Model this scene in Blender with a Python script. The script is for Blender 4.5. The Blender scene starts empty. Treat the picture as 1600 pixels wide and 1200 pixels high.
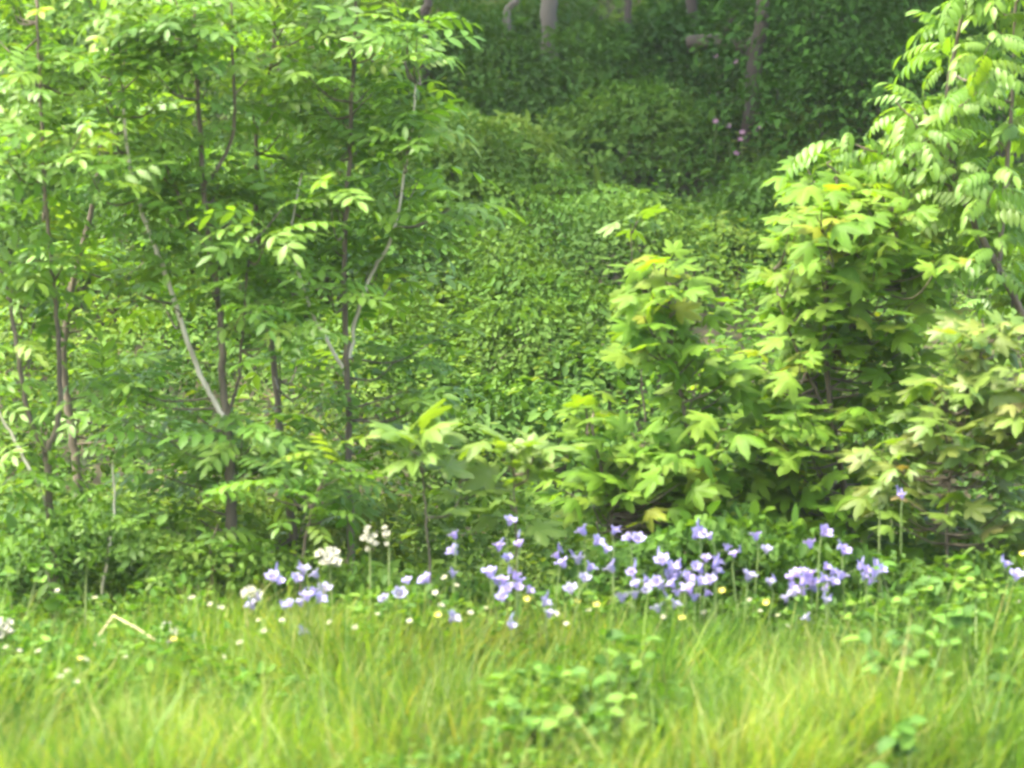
import bpy, math
import numpy as np
from mathutils import Vector
R = math.radians
rng = np.random.default_rng(11)
sc = bpy.context.scene

# ------------------------------------------------------------------ camera
CZ = 1.5
HF = R(18.0)
K = 2 * math.tan(HF / 2) / 1600.0
cam = bpy.data.cameras.new('camera')
cam.sensor_width = 36.0
cam.lens = 18.0 / math.tan(HF / 2)
cam.clip_end = 400
cam.dof.use_dof = True
cam.dof.focus_distance = 8.2
cam.dof.aperture_fstop = 4.5
co = bpy.data.objects.new('camera', cam)
co.location = (0, 0, CZ)
co.rotation_euler = (R(90), 0, 0)
sc.collection.objects.link(co)
sc.camera = co

# ------------------------------------------------------------------ light
SUN_EL, SUN_AZ = 65.0, -108.0          # azimuth measured from +Y (view direction) towards +X; negative = left
w = bpy.data.worlds.new('World'); sc.world = w; w.use_nodes = True
nt = w.node_tree
sky = nt.nodes.new('ShaderNodeTexSky'); sky.sky_type = 'NISHITA'; sky.sun_disc = False
sky.sun_elevation = R(SUN_EL); sky.sun_rotation = R(SUN_AZ)
sky.dust_density = 5.0; sky.air_density = 1.0; sky.ozone_density = 1.0
bg = nt.nodes['Background']; bg.inputs['Strength'].default_value = 0.15
nt.links.new(sky.outputs[0], bg.inputs['Color'])
sl = bpy.data.lights.new('sun', 'SUN'); sl.energy = 1.5; sl.angle = R(9.0); sl.color = (1, .94, .82)
so = bpy.data.objects.new('sun', sl); sc.collection.objects.link(so)
sd = Vector((math.sin(R(SUN_AZ)) * math.cos(R(SUN_EL)), math.cos(R(SUN_AZ)) * math.cos(R(SUN_EL)), math.sin(R(SUN_EL))))
so.rotation_euler = sd.to_track_quat('Z', 'Y').to_euler()
so.location = sd * 30

sc.view_settings.view_transform = 'Standard'
sc.view_settings.look = 'None'
sc.view_settings.exposure = 2.88
sc.view_settings.gamma = 1.0
sc.cycles.filter_width = 2.7
sc.cycles.max_bounces = 9
sc.cycles.diffuse_bounces = 6
sc.cycles.transmission_bounces = 6
sc.cycles.glossy_bounces = 2
sc.cycles.volume_bounces = 0
sc.cycles.sample_clamp_indirect = 4.0

# ------------------------------------------------------------------ helpers
def at(px, py, Y):
    return np.array([(px - 800) * K * Y, Y, CZ - (py - 600) * K * Y])

def tag(o, label=None, cat=None, group=None, kind=None):
    if label: o['label'] = label
    if cat: o['category'] = cat
    if group: o['group'] = group
    if kind: o['kind'] = kind
    return o

def empty(name, loc):
    o = bpy.data.objects.new(name, None); o.location = tuple(loc); o.empty_display_size = .05
    sc.collection.objects.link(o)
    return o

def _h(ix, iy, s):
    n = (ix * 374761393 + iy * 668265263 + s * 974634777) & 0xffffffff
    n = ((n ^ (n >> 13)) * 1274126177) & 0xffffffff
    return ((n ^ (n >> 16)) & 0xffff) / 65535.0

def noise(x, y, scale, seed=0):
    x = np.asarray(x, float) / scale; y = np.asarray(y, float) / scale
    ix = np.floor(x).astype(np.int64); iy = np.floor(y).astype(np.int64)
    fx = x - ix; fy = y - iy
    fx = fx * fx * (3 - 2 * fx); fy = fy * fy * (3 - 2 * fy)
    a = _h(ix, iy, seed); b = _h(ix + 1, iy, seed); c = _h(ix, iy + 1, seed); d = _h(ix + 1, iy + 1, seed)
    return (a * (1 - fx) + b * fx) * (1 - fy) + (c * (1 - fx) + d * fx) * fy

def ground(x, y):
    x = np.asarray(x, float); y = np.asarray(y, float)
    ys = [-40, 0, 4.0, 5.0, 6.15, 6.5, 7.1, 7.9, 8.6, 14, 22, 40, 90]
    zs = [-1.6, -1.6, -1.02, -.83, -.60, -.60, -.72, -.60, -.34, 1.62, 4.2, 8.0, 10.]
    z = np.interp(y, ys, zs)
    amp = np.clip((y - 2) / 6, .15, 1)
    z = z + (noise(x, y, .55, 3) - .5) * .07 * amp + (noise(x, y, 1.9, 4) - .5) * .22 * np.clip((y - 6.8) / 3, 0, 1.6)
    return z + CZ

def unit(v):
    return v / (np.linalg.norm(v, axis=-1, keepdims=True) + 1e-9)

class Buf:
    """collects copies of small leaf templates into one mesh, with a random 'tint' per leaf"""
    def __init__(s):
        s.v = []; s.f = []; s.t = []; s.n = 0
    def add(s, tpl, pos, d, nrm, scale, tint):
        tv, tf = tpl
        pos = np.atleast_2d(pos); N = len(pos)
        if N == 0: return
        x = unit(np.atleast_2d(d)); n = np.atleast_2d(nrm)
        z = unit(n - (n * x).sum(1, keepdims=True) * x); y = np.cross(z, x)
        M = np.stack([x, y, z], axis=2)
        sca = np.broadcast_to(np.asarray(scale, float), (N,))
        V = np.einsum('nij,kj->nki', M, tv) * sca[:, None, None] + pos[:, None, :]
        s.v.append(V.reshape(-1, 3))
        off = s.n + np.arange(N) * len(tv)
        for fa in tf:
            s.f.append((off[:, None, None] + fa[None]).reshape(-1, fa.shape[1]))
        s.t.append(np.repeat(np.broadcast_to(np.asarray(tint, float), (N,)), len(tv)))
        s.n += N * len(tv)
    def raw(s, V, F, tint=.5):
        V = np.asarray(V, float); F = np.asarray(F)
        s.v.append(V); s.f.append(F + s.n); s.t.append(np.broadcast_to(np.asarray(tint, float), (len(V),)).copy()); s.n += len(V)
    def mesh(s, name, mat, smooth=True, origin=None):
        V = np.concatenate(s.v); T = np.concatenate(s.t)
        if origin is not None: V = V - np.asarray(origin)
        me = bpy.data.meshes.new(name)
        me.vertices.add(len(V)); me.vertices.foreach_set('co', V.astype(np.float32).ravel())
        li = np.concatenate([f.ravel() for f in s.f]).astype(np.int32)
        lt = np.concatenate([np.full(len(f), f.shape[1], np.int32) for f in s.f])
        me.loops.add(len(li)); me.loops.foreach_set('vertex_index', li)
        me.polygons.add(len(lt))
        me.polygons.foreach_set('loop_start', np.concatenate([[0], np.cumsum(lt)[:-1]]).astype(np.int32))
        me.polygons.foreach_set('loop_total', lt)
        me.polygons.foreach_set('use_smooth', np.full(len(lt), smooth))
        a = me.attributes.new('tint', 'FLOAT', 'POINT'); a.data.foreach_set('value', T.astype(np.float32))
        me.update(); me.validate()
        me.materials.append(mat)
        return me
    def build(s, name, mat, parent=None, smooth=True):
        org = None
        if parent is not None: org = np.array(parent.location)
        o = bpy.data.objects.new(name, s.mesh(name, mat, smooth, org))
        sc.collection.objects.link(o)
        if parent is not None: o.parent = parent
        return o

def smooth_line(pts, sub=6):
    P = [np.array(p, float) for p in pts]
    if len(P) < 3:
        return np.array([P[0] + (P[-1] - P[0]) * t for t in np.linspace(0, 1, sub)])
    P = [2 * P[0] - P[1]] + P + [2 * P[-1] - P[-2]]
    out = []
    for i in range(1, len(P) - 2):
        for t in np.linspace(0, 1, sub, endpoint=False):
            a, b, c, d = P[i - 1:i + 3]
            out.append(.5 * ((2 * b) + (-a + c) * t + (2 * a - 5 * b + 4 * c - d) * t * t + (-a + 3 * b - 3 * c + d) * t ** 3))
    out.append(P[-2])
    return np.array(out)

def tube(buf, pts, r0, r1, sides=7, tint=.5, wob=0.0):
    P = np.asarray(pts, float); n = len(P)
    T = unit(np.gradient(P, axis=0))
    ref = np.array([0, 1., 0]) if abs(T[0][1]) < .8 else np.array([1., 0, 0])
    A = unit(ref - (T * ref).sum(1, keepdims=True) * T); B = np.cross(T, A)
    rad = np.linspace(r0, r1, n)
    if wob: rad = rad * (1 + wob * rng.standard_normal(n))
    th = np.arange(sides) / sides * 2 * math.pi
    V = P[:, None] + rad[:, None, None] * (np.cos(th)[None, :, None] * A[:, None] + np.sin(th)[None, :, None] * B[:, None])
    V = V.reshape(-1, 3)
    i = np.arange(n - 1)[:, None] * sides; j = np.arange(sides)[None]; k = (j + 1) % sides
    F = np.stack([i + j, i + k, i + k + sides, i + j + sides], -1).reshape(-1, 4)
    c0 = len(V)
    V = np.concatenate([V, P[-1:] + T[-1] * r1])
    buf.raw(V, F, tint)
    s = buf.n - len(V)
    cap = np.stack([np.full(sides, c0), (n - 1) * sides + np.arange(sides), (n - 1) * sides + (np.arange(sides) + 1) % sides], -1)
    buf.f.append(cap[:, ::-1] + s)

# ------------------------------------------------------------------ materials
def leafmat(name, cols, rough=.5, trans=.35, tcol=(1.35, 1.35, .4), spec=.5, vary=.25, nscale=9.):
    m = bpy.data.materials.new(name); m.use_nodes = True
    nt = m.node_tree; N = nt.nodes; L = nt.links
    p = N['Principled BSDF']; out = N['Material Output']
    at_ = N.new('ShaderNodeAttribute'); at_.attribute_name = 'tint'
    r = N.new('ShaderNodeValToRGB'); cr = r.color_ramp
    while len(cr.elements) > 1: cr.elements.remove(cr.elements[-1])
    for i, (p_, c) in enumerate(cols):
        e = cr.elements[0] if i == 0 else cr.elements.new(p_)
        e.position = p_; e.color = (*c, 1)
    L.new(at_.outputs['Fac'], r.inputs[0])
    tc = N.new('ShaderNodeTexCoord')
    no = N.new('ShaderNodeTexNoise'); no.inputs['Scale'].default_value = nscale; no.inputs['Detail'].default_value = 3
    L.new(tc.outputs['Object'], no.inputs['Vector'])
    mr = N.new('ShaderNodeMapRange'); mr.inputs['From Min'].default_value = .3; mr.inputs['From Max'].default_value = .7
    mr.inputs['To Min'].default_value = 1 - vary; mr.inputs['To Max'].default_value = 1 + vary
    L.new(no.outputs[0], mr.inputs['Value'])
    hs = N.new('ShaderNodeHueSaturation'); L.new(r.outputs[0], hs.inputs['Color']); L.new(mr.outputs[0], hs.inputs['Value'])
    L.new(hs.outputs[0], p.inputs['Base Color'])
    p.inputs['Roughness'].default_value = rough
    p.inputs['Specular IOR Level'].default_value = spec
    if trans > 0:
        tr = N.new('ShaderNodeBsdfTranslucent')
        mx = N.new('ShaderNodeMix'); mx.data_type = 'RGBA'; mx.blend_type = 'MULTIPLY'; mx.inputs[0].default_value = 1
        L.new(hs.outputs[0], mx.inputs[6]); mx.inputs[7].default_value = (*tcol, 1)
        L.new(mx.outputs[2], tr.inputs['Color'])
        ms = N.new('ShaderNodeMixShader'); ms.inputs[0].default_value = trans
        L.new(p.outputs[0], ms.inputs[1]); L.new(tr.outputs[0], ms.inputs[2]); L.new(ms.outputs[0], out.inputs['Surface'])
    return m

def barkmat(name, c0, c1, scale=30, bump=.4):
    m = bpy.data.materials.new(name); m.use_nodes = True
    nt = m.node_tree; N = nt.nodes; L = nt.links; p = N['Principled BSDF']
    tc = N.new('ShaderNodeTexCoord'); mp = N.new('ShaderNodeMapping'); mp.inputs['Scale'].default_value = (1, 1, .25)
    L.new(tc.outputs['Object'], mp.inputs[0])
    no = N.new('ShaderNodeTexNoise'); no.inputs['Scale'].default_value = scale; no.inputs['Detail'].default_value = 6
    L.new(mp.outputs[0], no.inputs['Vector'])
    r = N.new('ShaderNodeValToRGB'); r.color_ramp.elements[0].position = .35; r.color_ramp.elements[1].position = .65
    r.color_ramp.elements[0].color = (*c0, 1); r.color_ramp.elements[1].color = (*c1, 1)
    L.new(no.outputs[0], r.inputs[0]); L.new(r.outputs[0], p.inputs['Base Color'])
    p.inputs['Roughness'].default_value = .8
    b = N.new('ShaderNodeBump'); b.inputs['Strength'].default_value = bump; b.inputs['Distance'].default_value = .004
    L.new(no.outputs[0], b.inputs['Height']); L.new(b.outputs[0], p.inputs['Normal'])
    return m

M = {}
M['grass'] = leafmat('grass_blades', [(0, (0.052, .125, 0.014)), (.35, (0.100, .19, 0.022)), (.7, (0.147, .235, 0.029)), (.9, (0.209, .27, 0.052)), (1, (0.275, .25, 0.077))], rough=.5, spec=.25, trans=.45, vary=.32, nscale=3.5)
M['ash'] = leafmat('ash_leaves', [(0, (0.071, .17, 0.015)), (.5, (0.119, .235, 0.024)), (.85, (0.157, .265, 0.029)), (1, (0.199, .28, 0.028))], rough=.45, spec=.4, trans=.45, vary=.15)
M['syc'] = leafmat('sycamore_leaves', [(0, (0.067, .165, 0.011)), (.5, (0.119, .225, 0.017)), (.85, (0.157, .25, 0.022)), (1, (0.218, .255, 0.027))], rough=.55, spec=.22, trans=.48, vary=.25, nscale=25)
M['sycy'] = leafmat('young_sycamore_leaves', [(0, (.09, .18, .018)), (.5, (.135, .215, .024)), (.8, (.18, .215, .035)), (1, (.25, .18, .08))], rough=.5, trans=.42, vary=.15)
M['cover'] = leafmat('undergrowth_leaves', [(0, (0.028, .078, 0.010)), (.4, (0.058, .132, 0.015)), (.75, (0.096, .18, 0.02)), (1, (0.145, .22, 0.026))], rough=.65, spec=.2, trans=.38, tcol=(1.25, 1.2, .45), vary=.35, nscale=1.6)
M['dark'] = leafmat('shade_toned_woodland_leaves', [(0, (0.019, .06, 0.007)), (.6, (0.043, .11, 0.010)), (1, (0.076, .16, 0.014))], rough=.7, spec=.12, trans=.25, vary=.3, nscale=1.6)  # greens darkened so the top bushes carry the wood's shade in their colour
M['weed'] = leafmat('weed_leaves', [(0, (0.043, .11, 0.013)), (.6, (0.081, .18, 0.021)), (1, (0.138, .235, 0.028))], rough=.6, spec=.2, trans=.35, vary=.2)
M['stem'] = leafmat('green_stems', [(0, (.1, .17, .03)), (1, (.2, .24, .07))], trans=0, vary=.2)
M['dry'] = leafmat('dry_stalk', [(0, (.42, .34, .17)), (1, (.55, .45, .24))], trans=0, vary=.2)
M['violet'] = leafmat('violet_petals', [(0, (.23, .205, .44)), (1, (.32, .285, .52))], rough=.5, trans=.3, tcol=(1, .95, 1.05), vary=.12, nscale=60)
M['lilac'] = leafmat('lilac_petals', [(0, (.25, .2, .47)), (1, (.34, .275, .53))], rough=.5, trans=.3, tcol=(1, .95, 1), vary=.12, nscale=60)
M['greylilac'] = leafmat('grey_lilac_petals', [(0, (.2, .19, .31)), (1, (.26, .25, .36))], rough=.6, trans=.3, tcol=(1, 1, 1), vary=.15, nscale=60)
M['white'] = leafmat('white_petals', [(0, (.27, .27, .18)), (1, (.36, .35, .25))], rough=.5, trans=.2, tcol=(1, 1, .9), vary=.05)
M['cream'] = leafmat('cream_anthers', [(0, (.3, .26, .34)), (1, (.36, .32, .38))], trans=0, vary=.05)
M['yellow'] = leafmat('yellow_petals', [(0, (.55, .47, .05)), (1, (.65, .58, .12))], rough=.25, trans=.15, tcol=(1, 1, .6), vary=.05)
M['pink'] = leafmat('pink_petals', [(0, (.3, .14, .22)), (1, (.4, .22, .3))], trans=.2, tcol=(1, .9, .9), vary=.1)
M['bark'] = barkmat('ash_bark', (.055, .042, .022), (.15, .12, .07), 40)
M['palebark'] = barkmat('pale_bark', (.34, .3, .2), (.6, .54, .4), 30)
M['woodbark'] = barkmat('woodland_bark', (.024, .017, .009), (.07, .052, .03), 14, .8)
M['birch'] = barkmat('birch_bark', (.06, .05, .03), (.16, .135, .09), 14, .6)

def soilmat():
    m = bpy.data.materials.new('soil'); m.use_nodes = True
    nt = m.node_tree; N = nt.nodes; L = nt.links; p = N['Principled BSDF']
    tc = N.new('ShaderNodeTexCoord')
    no = N.new('ShaderNodeTexNoise'); no.inputs['Scale'].default_value = 14; no.inputs['Detail'].default_value = 8
    L.new(tc.outputs['Object'], no.inputs['Vector'])
    r = N.new('ShaderNodeValToRGB'); cr = r.color_ramp
    cr.elements[0].position = .35; cr.elements[0].color = (.03, .045, .014, 1)
    cr.elements[1].position = .7; cr.elements[1].color = (.13, .10, .055, 1)
    L.new(no.outputs[0], r.inputs[0]); L.new(r.outputs[0], p.inputs['Base Color']); p.inputs['Roughness'].default_value = .95
    b = N.new('ShaderNodeBump'); b.inputs['Strength'].default_value = .7; b.inputs['Distance'].default_value = .02
    L.new(no.outputs[0], b.inputs['Height']); L.new(b.outputs[0], p.inputs['Normal'])
    return m
M['soil'] = soilmat()

# ------------------------------------------------------------------ ground
def make_ground():
    xs = np.concatenate([np.linspace(-60, -5, 24)[:-1], np.linspace(-5, 5, 121), np.linspace(5, 60, 24)[1:]])
    ys = np.concatenate([np.linspace(-40, 4, 16)[:-1], np.linspace(4, 18, 170), np.linspace(18, 90, 40)[1:]])
    X, Y = np.meshgrid(xs, ys)
    V = np.stack([X, Y, ground(X, Y)], -1).reshape(-1, 3)
    nx = len(xs); i = np.arange(len(ys) - 1)[:, None] * nx; j = np.arange(nx - 1)[None]
    F = np.stack([i + j, i + j + 1, i + j + 1 + nx, i + j + nx], -1).reshape(-1, 4)
    b = Buf(); b.raw(V, F)
    tag(b.build('ground', M['soil']), 'earth bank under the plants', kind='structure')
make_ground()

# ------------------------------------------------------------------ leaf templates
def T(v, *f):
    return (np.array(v, float), [np.array(x) for x in f])

def small_leaf(fold=.12, curl=.12):       # ovate, 1 long
    v = [(0, 0, 0), (.3, .27, fold), (.7, .2, fold * .7 - curl * .4), (1, 0, -curl), (.7, -.2, fold * .7 - curl * .4), (.3, -.27, fold)]
    return T(v, [[0, 3, 2, 1], [0, 5, 4, 3]])
SMALL = [small_leaf(.08, .1), small_leaf(.16, .2), small_leaf(.02, .05)]

def round_leaf(curl=.15):
    v = [(0, 0, 0)]; n = 10
    for i in range(n):
        a = math.pi - 2 * math.pi * (i + .5) / n
        r = .5 * (1 - .12 * math.cos(a) * 0)
        x = .48 + r * math.cos(a) * 1.05; y = .43 * math.sin(a)
        v.append((x, y, .35 * abs(y) - curl * x * x))
    v.append((1.08, 0, -curl * 1.2)); v.append((.5, 0, -curl * .25))
    # ring: base, 1..5, tip(11), 6..10
    ring = [0, 1, 2, 3, 4, 5, 11, 6, 7, 8, 9, 10]
    tri = [[12, ring[(i + 1) % 12], ring[i]] for i in range(12)]
    return T(v, tri)
ROUND = [round_leaf(.1), round_leaf(.3)]

def leaflet(o, d, nrm, L, W, droop):
    """lens shaped leaflet with a folded midrib"""
    d = unit(np.array(d, float)); nrm = np.array(nrm, float)
    nrm = unit(nrm - nrm.dot(d) * d); s = np.cross(nrm, d)
    P = []
    st = [(0, 0), (.22, .75), (.5, 1), (.78, .62), (1, 0)]
    def q(t, y, z): return np.array(o) + d * t * L + s * y * W + nrm * (z - droop * t * t * L)
    P.append(q(0, 0, 0)); P.append(q(.22, 0, 0)); P.append(q(.5, 0, 0)); P.append(q(.78, 0, 0)); P.append(q(1, 0, 0))
    for t, w_ in st[1:4]: P.append(q(t, .5 * w_, .12 * W * w_))
    for t, w_ in st[1:4]: P.append(q(t, -.5 * w_, .12 * W * w_))
    tri = [[0, 1, 5], [0, 8, 1], [4, 7, 3], [4, 3, 10]]
    quad = [[1, 2, 6, 5], [2, 3, 7, 6], [1, 8, 9, 2], [2, 9, 10, 3]]
    return P, tri, quad

def ash_leaf(rise, sag, droop, hang, npair=4):
    V = []; TR = []; Q = []
    def C(x): return np.array([x * (1 - .12 * sag * x), 0, rise * x - sag * x * x])
    def add(P, tri, quad):
        k = len(V); V.extend(P)
        TR.extend([[a + k for a in t] for t in tri]); Q.extend([[a + k for a in t] for t in quad])
    xs = np.linspace(0, 1, 6)
    w_ = .009
    for a, b in zip(xs[:-1], xs[1:]):
        A, B = C(a), C(b); k = len(V)
        V.extend([A + [0, w_, 0], A + [0, -w_, 0], A + [0, 0, -w_ * 1.5], B + [0, w_, 0], B + [0, -w_, 0], B + [0, 0, -w_ * 1.5]])
        Q.extend([[k, k + 3, k + 4, k + 1], [k + 1, k + 4, k + 5, k + 2], [k + 2, k + 5, k + 3, k]])
    px = np.linspace(.28, .84, npair)
    for i, x in enumerate(px):
        sz = [.8, 1, 1.05, .95, .85, .8][i if npair <= 6 else 2]
        for sgn in (1, -1):
            o = C(x); tang = unit(C(x + .01) - C(x)); nr = np.cross(tang, [0, 1, 0]); nr = nr if nr[2] > 0 else -nr
            d = tang * .55 + np.array([0, sgn * .85, 0]) - np.array([0, 0, 1]) * hang
            nn = nr + np.array([0, sgn * hang * .8, 0])
            add(*leaflet(o, d, nn, .30 * sz * (1 + .08 * sgn * ((i % 2) - .5)), .115 * sz * (1 if npair > 4 else 1.15), droop))
    tang = unit(C(1) - C(.97)); nr = np.cross(tang, [0, 1, 0]); nr = nr if nr[2] > 0 else -nr
    add(*leaflet(C(.98), tang, nr, .3, .11, droop))
    return T(V, TR, Q)
ASH = [ash_leaf(.35, .55, .15, .05, 3), ash_leaf(.5, .75, .25, .15), ash_leaf(.2, .4, .12, .05), ash_leaf(.45, .9, .2, .12, 3), ash_leaf(.1, .3, .2, .2), ash_leaf(.6, .6, .2, .0, 3)]
ASHD = [ash_leaf(.45, .7, .35, .5, 5), ash_leaf(.4, .5, .3, .4, 6), ash_leaf(.55, .7, .3, .6, 5), ash_leaf(.35, .8, .4, .5, 5)]

def syc_leaf(curl, cup):
    pol = [(0, 1.0), (9, .80), (15, .80), (22, .60), (29, .44), (35, .60), (41, .78), (52, .93), (60, .74), (68, .66), (77, .50), (84, .37),
           (94, .47), (106, .62), (118, .50), (135, .36), (155, .2)]
    ring = [(a, r) for a, r in pol] + [(180, .05)] + [(-a, r) for a, r in pol[::-1][:-1]]
    V = [(0.0, 0, 0)]
    def bend(x, y, r, a):
        lob = min(abs(abs(a) - c) for c in (0, 52, 106))
        z = -curl * r * r - cup * abs(y) * .3 - .05 * min(lob, 26) / 26 * (r > .2) + .03
        return (x, y, z)
    inner = []
    for a, r in ring:
        rr = r * .5; x = rr * math.cos(R(a)); y = rr * math.sin(R(a))
        inner.append(bend(x, y, rr, a))
    outer = [bend(r * math.cos(R(a)), r * math.sin(R(a)), r, a) for a, r in ring]
    n = len(ring)
    V += inner + outer
    TR = [[0, 1 + i, 1 + (i + 1) % n] for i in range(n)]
    Q = [[1 + i, 1 + n + i, 1 + n + (i + 1) % n, 1 + (i + 1) % n] for i in range(n)]
    # petiole
    k = len(V); w_ = .014
    a0 = np.array([-.75, 0, -.28]); a1 = np.array([-.4, 0, -.02]); a2 = np.array([0, 0, .0])
    for A in (a0, a1, a2):
        V += [tuple(A + [0, w_, 0]), tuple(A + [0, -w_, 0]), tuple(A + [0, 0, -w_ * 1.6])]
    for s in (0, 3):
        Q += [[k + s, k + s + 3, k + s + 4, k + s + 1], [k + s + 1, k + s + 4, k + s + 5, k + s + 2], [k + s + 2, k + s + 5, k + s + 3, k + s]]
    V = np.array(V); V[:, 0] += .75; V[:, 2] += .28     # the origin is the petiole's foot
    return T(V, TR, Q)
SYC = [syc_leaf(.25, .3), syc_leaf(.15, .6), syc_leaf(.5, .2), syc_leaf(.1, .3), syc_leaf(.6, .7)]

def blade(bend_, w_=.028, seg=5):
    V = []; Q = []
    for i in range(seg + 1):
        t = i / seg
        x = t; z = -bend_ * t ** 2.2
        if bend_ > .6: x = t * (1 - .25 * t * t)
        ww = w_ * (1 - t ** 1.8) * .5 + .0008
        V += [(x, ww, z + ww * .4), (x, 0, z), (x, -ww, z + ww * .4)]
        if i:
            k = (i - 1) * 3
            Q += [[k, k + 3, k + 4, k + 1], [k + 1, k + 4, k + 5, k + 2]]
    return T(V, Q)
BL = [blade(.12, .02), blade(.3, .02), blade(.55, .02), blade(.9, .017), blade(.2, .03), blade(.8, .028)]

# ------------------------------------------------------------------ grass
def rand_dir(n, up, spread):
    a = rng.uniform(0, 2 * math.pi, n)
    s = np.abs(rng.normal(0, spread, n))
    return np.stack([np.cos(a) * s, np.sin(a) * s, np.full(n, up)], -1)

def make_grass():
    b = Buf()
    n = 150000
    y = rng.uniform(4.55, 6.75, n) ; x = rng.uniform(-1.55, 1.55, n)
    dens = noise(x, y, .13, 21) * .55 + noise(x, y, .4, 22) * .45
    bare = np.exp(-(((x - .10) / .075) ** 2 + ((y - 5.62) / .2) ** 2)) + .8 * np.exp(-(((x + .62) / .1) ** 2 + ((y - 5.0) / .1) ** 2))
    thin = np.zeros(n)
    for wx, wy in ((.08, 5.38), (.21, 5.36), (.13, 5.5), (.04, 5.42), (.25, 5.42), (.19, 5.65), (.68, 5.66), (.82, 5.78)): thin = np.maximum(thin, .92 * np.exp(-(((x - wx) / .085) ** 2 + ((y - wy + .09) / .13) ** 2)))
    keep = (rng.random(n) > thin) & (rng.random(n) < np.clip(dens * 2.2 - .1, .25, 1)) & (rng.random(n) > bare * .9) & (rng.random(n) < np.clip((6.9 - y) / .5, 0, 1))
    x, y = x[keep], y[keep]; n = len(x)
    keep_ = 1
    ht = np.interp(y, [5.5, 6.1, 6.5], [1, .85, .75]) * (.07 + .10 * noise(x, y, .3, 23) + .05 * noise(x, y, .1, 24)) * rng.uniform(.55, 1.35, n)
    # longest blades bend and mix
    pos = np.stack([x, y, ground(x, y) - .005], -1)
    d = rand_dir(n, 1, .5); nr = rand_dir(n, .3, 1)
    lean = (noise(x, y, .35, 25) - .5)[:, None] * np.array([[1.7, 0, 0]]) + (noise(x, y, .3, 27) - .5)[:, None] * np.array([[0, 1.2, 0]])
    d = d + lean
    tint = np.clip(-.35 + .85 * noise(x, y, .28, 26) + .85 * noise(x, y, .09, 28) + rng.normal(0, .24, n), 0, .95)
    straw = rng.random(n) < .03; tint[straw] = 1
    which = rng.choice(len(BL), n, p=[.25, .27, .2, .1, .1, .08])
    for k in range(len(BL)):
        m = which == k
        b.add(BL[k], pos[m], d[m], nr[m], ht[m] * 1.25, tint[m])
    # long thin wisps
    n = 2600
    y = rng.uniform(4.7, 6.15, n); x = rng.uniform(-1.5, 1.5, n)
    pos = np.stack([x, y, ground(x, y)], -1)
    b.add(blade(.35, .010, 7), pos, rand_dir(n, 1, .4), rand_dir(n, .2, 1), rng.uniform(.16, .28, n), rng.uniform(.3, .95, n))
    o = b.build('meadow_grass', M['grass'])
    tag(o, 'long yellow-green grass on the slope', kind='stuff')
    # low creeping herbs between the blades
    b = Buf(); n = 110000
    y = rng.uniform(4.6, 6.9, n); x = rng.uniform(-1.55, 1.55, n)
    f = noise(x, y, .22, 31) * .6 + noise(x, y, .09, 32) * .4
    left = np.clip(-x / .8, 0, 1) * .12 + np.clip((x - .8) / .4, 0, 1) * .12
    keep = rng.random(n) < np.clip((f + left - .42 + np.interp(y, [5.8, 6.1, 6.8], [0, .10, .2])) * 4, 0.04, 1)
    x, y, f = x[keep], y[keep], f[keep]; n = len(x)
    h = rng.uniform(.01, .13, n) * (.5 + f) * np.interp(y, [5.9, 6.3], [1, 1.35])
    pos = np.stack([x, y, ground(x, y) + h], -1)
    for k in range(3):
        m = rng.integers(0, 3, n) == k
        b.add(SMALL[k], pos[m], rand_dir(m.sum(), .2, 1), rand_dir(m.sum(), 1, .45), rng.uniform(.012, .03, m.sum()), rng.random(m.sum()))
    tag(b.build('meadow_herbs', M['weed']), 'small creeping herbs among the grass', kind='stuff')
make_grass()

# ------------------------------------------------------------------ undergrowth on the bank
def cover_height(x, y):
    return .05 + .26 * noise(x, y, .42, 41) ** 1.5 + .10 * noise(x, y, .16, 42) + .22 * noise(x, y, 1.1, 43) * np.clip((y - 8) / 1.5, 0, 1) + np.interp(y, [6.45, 6.7, 7.0, 7.6, 8.2], [.02, .14, .18, .16, 0]) * (.5 + .9 * noise(x, y, .25, 47))

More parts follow.
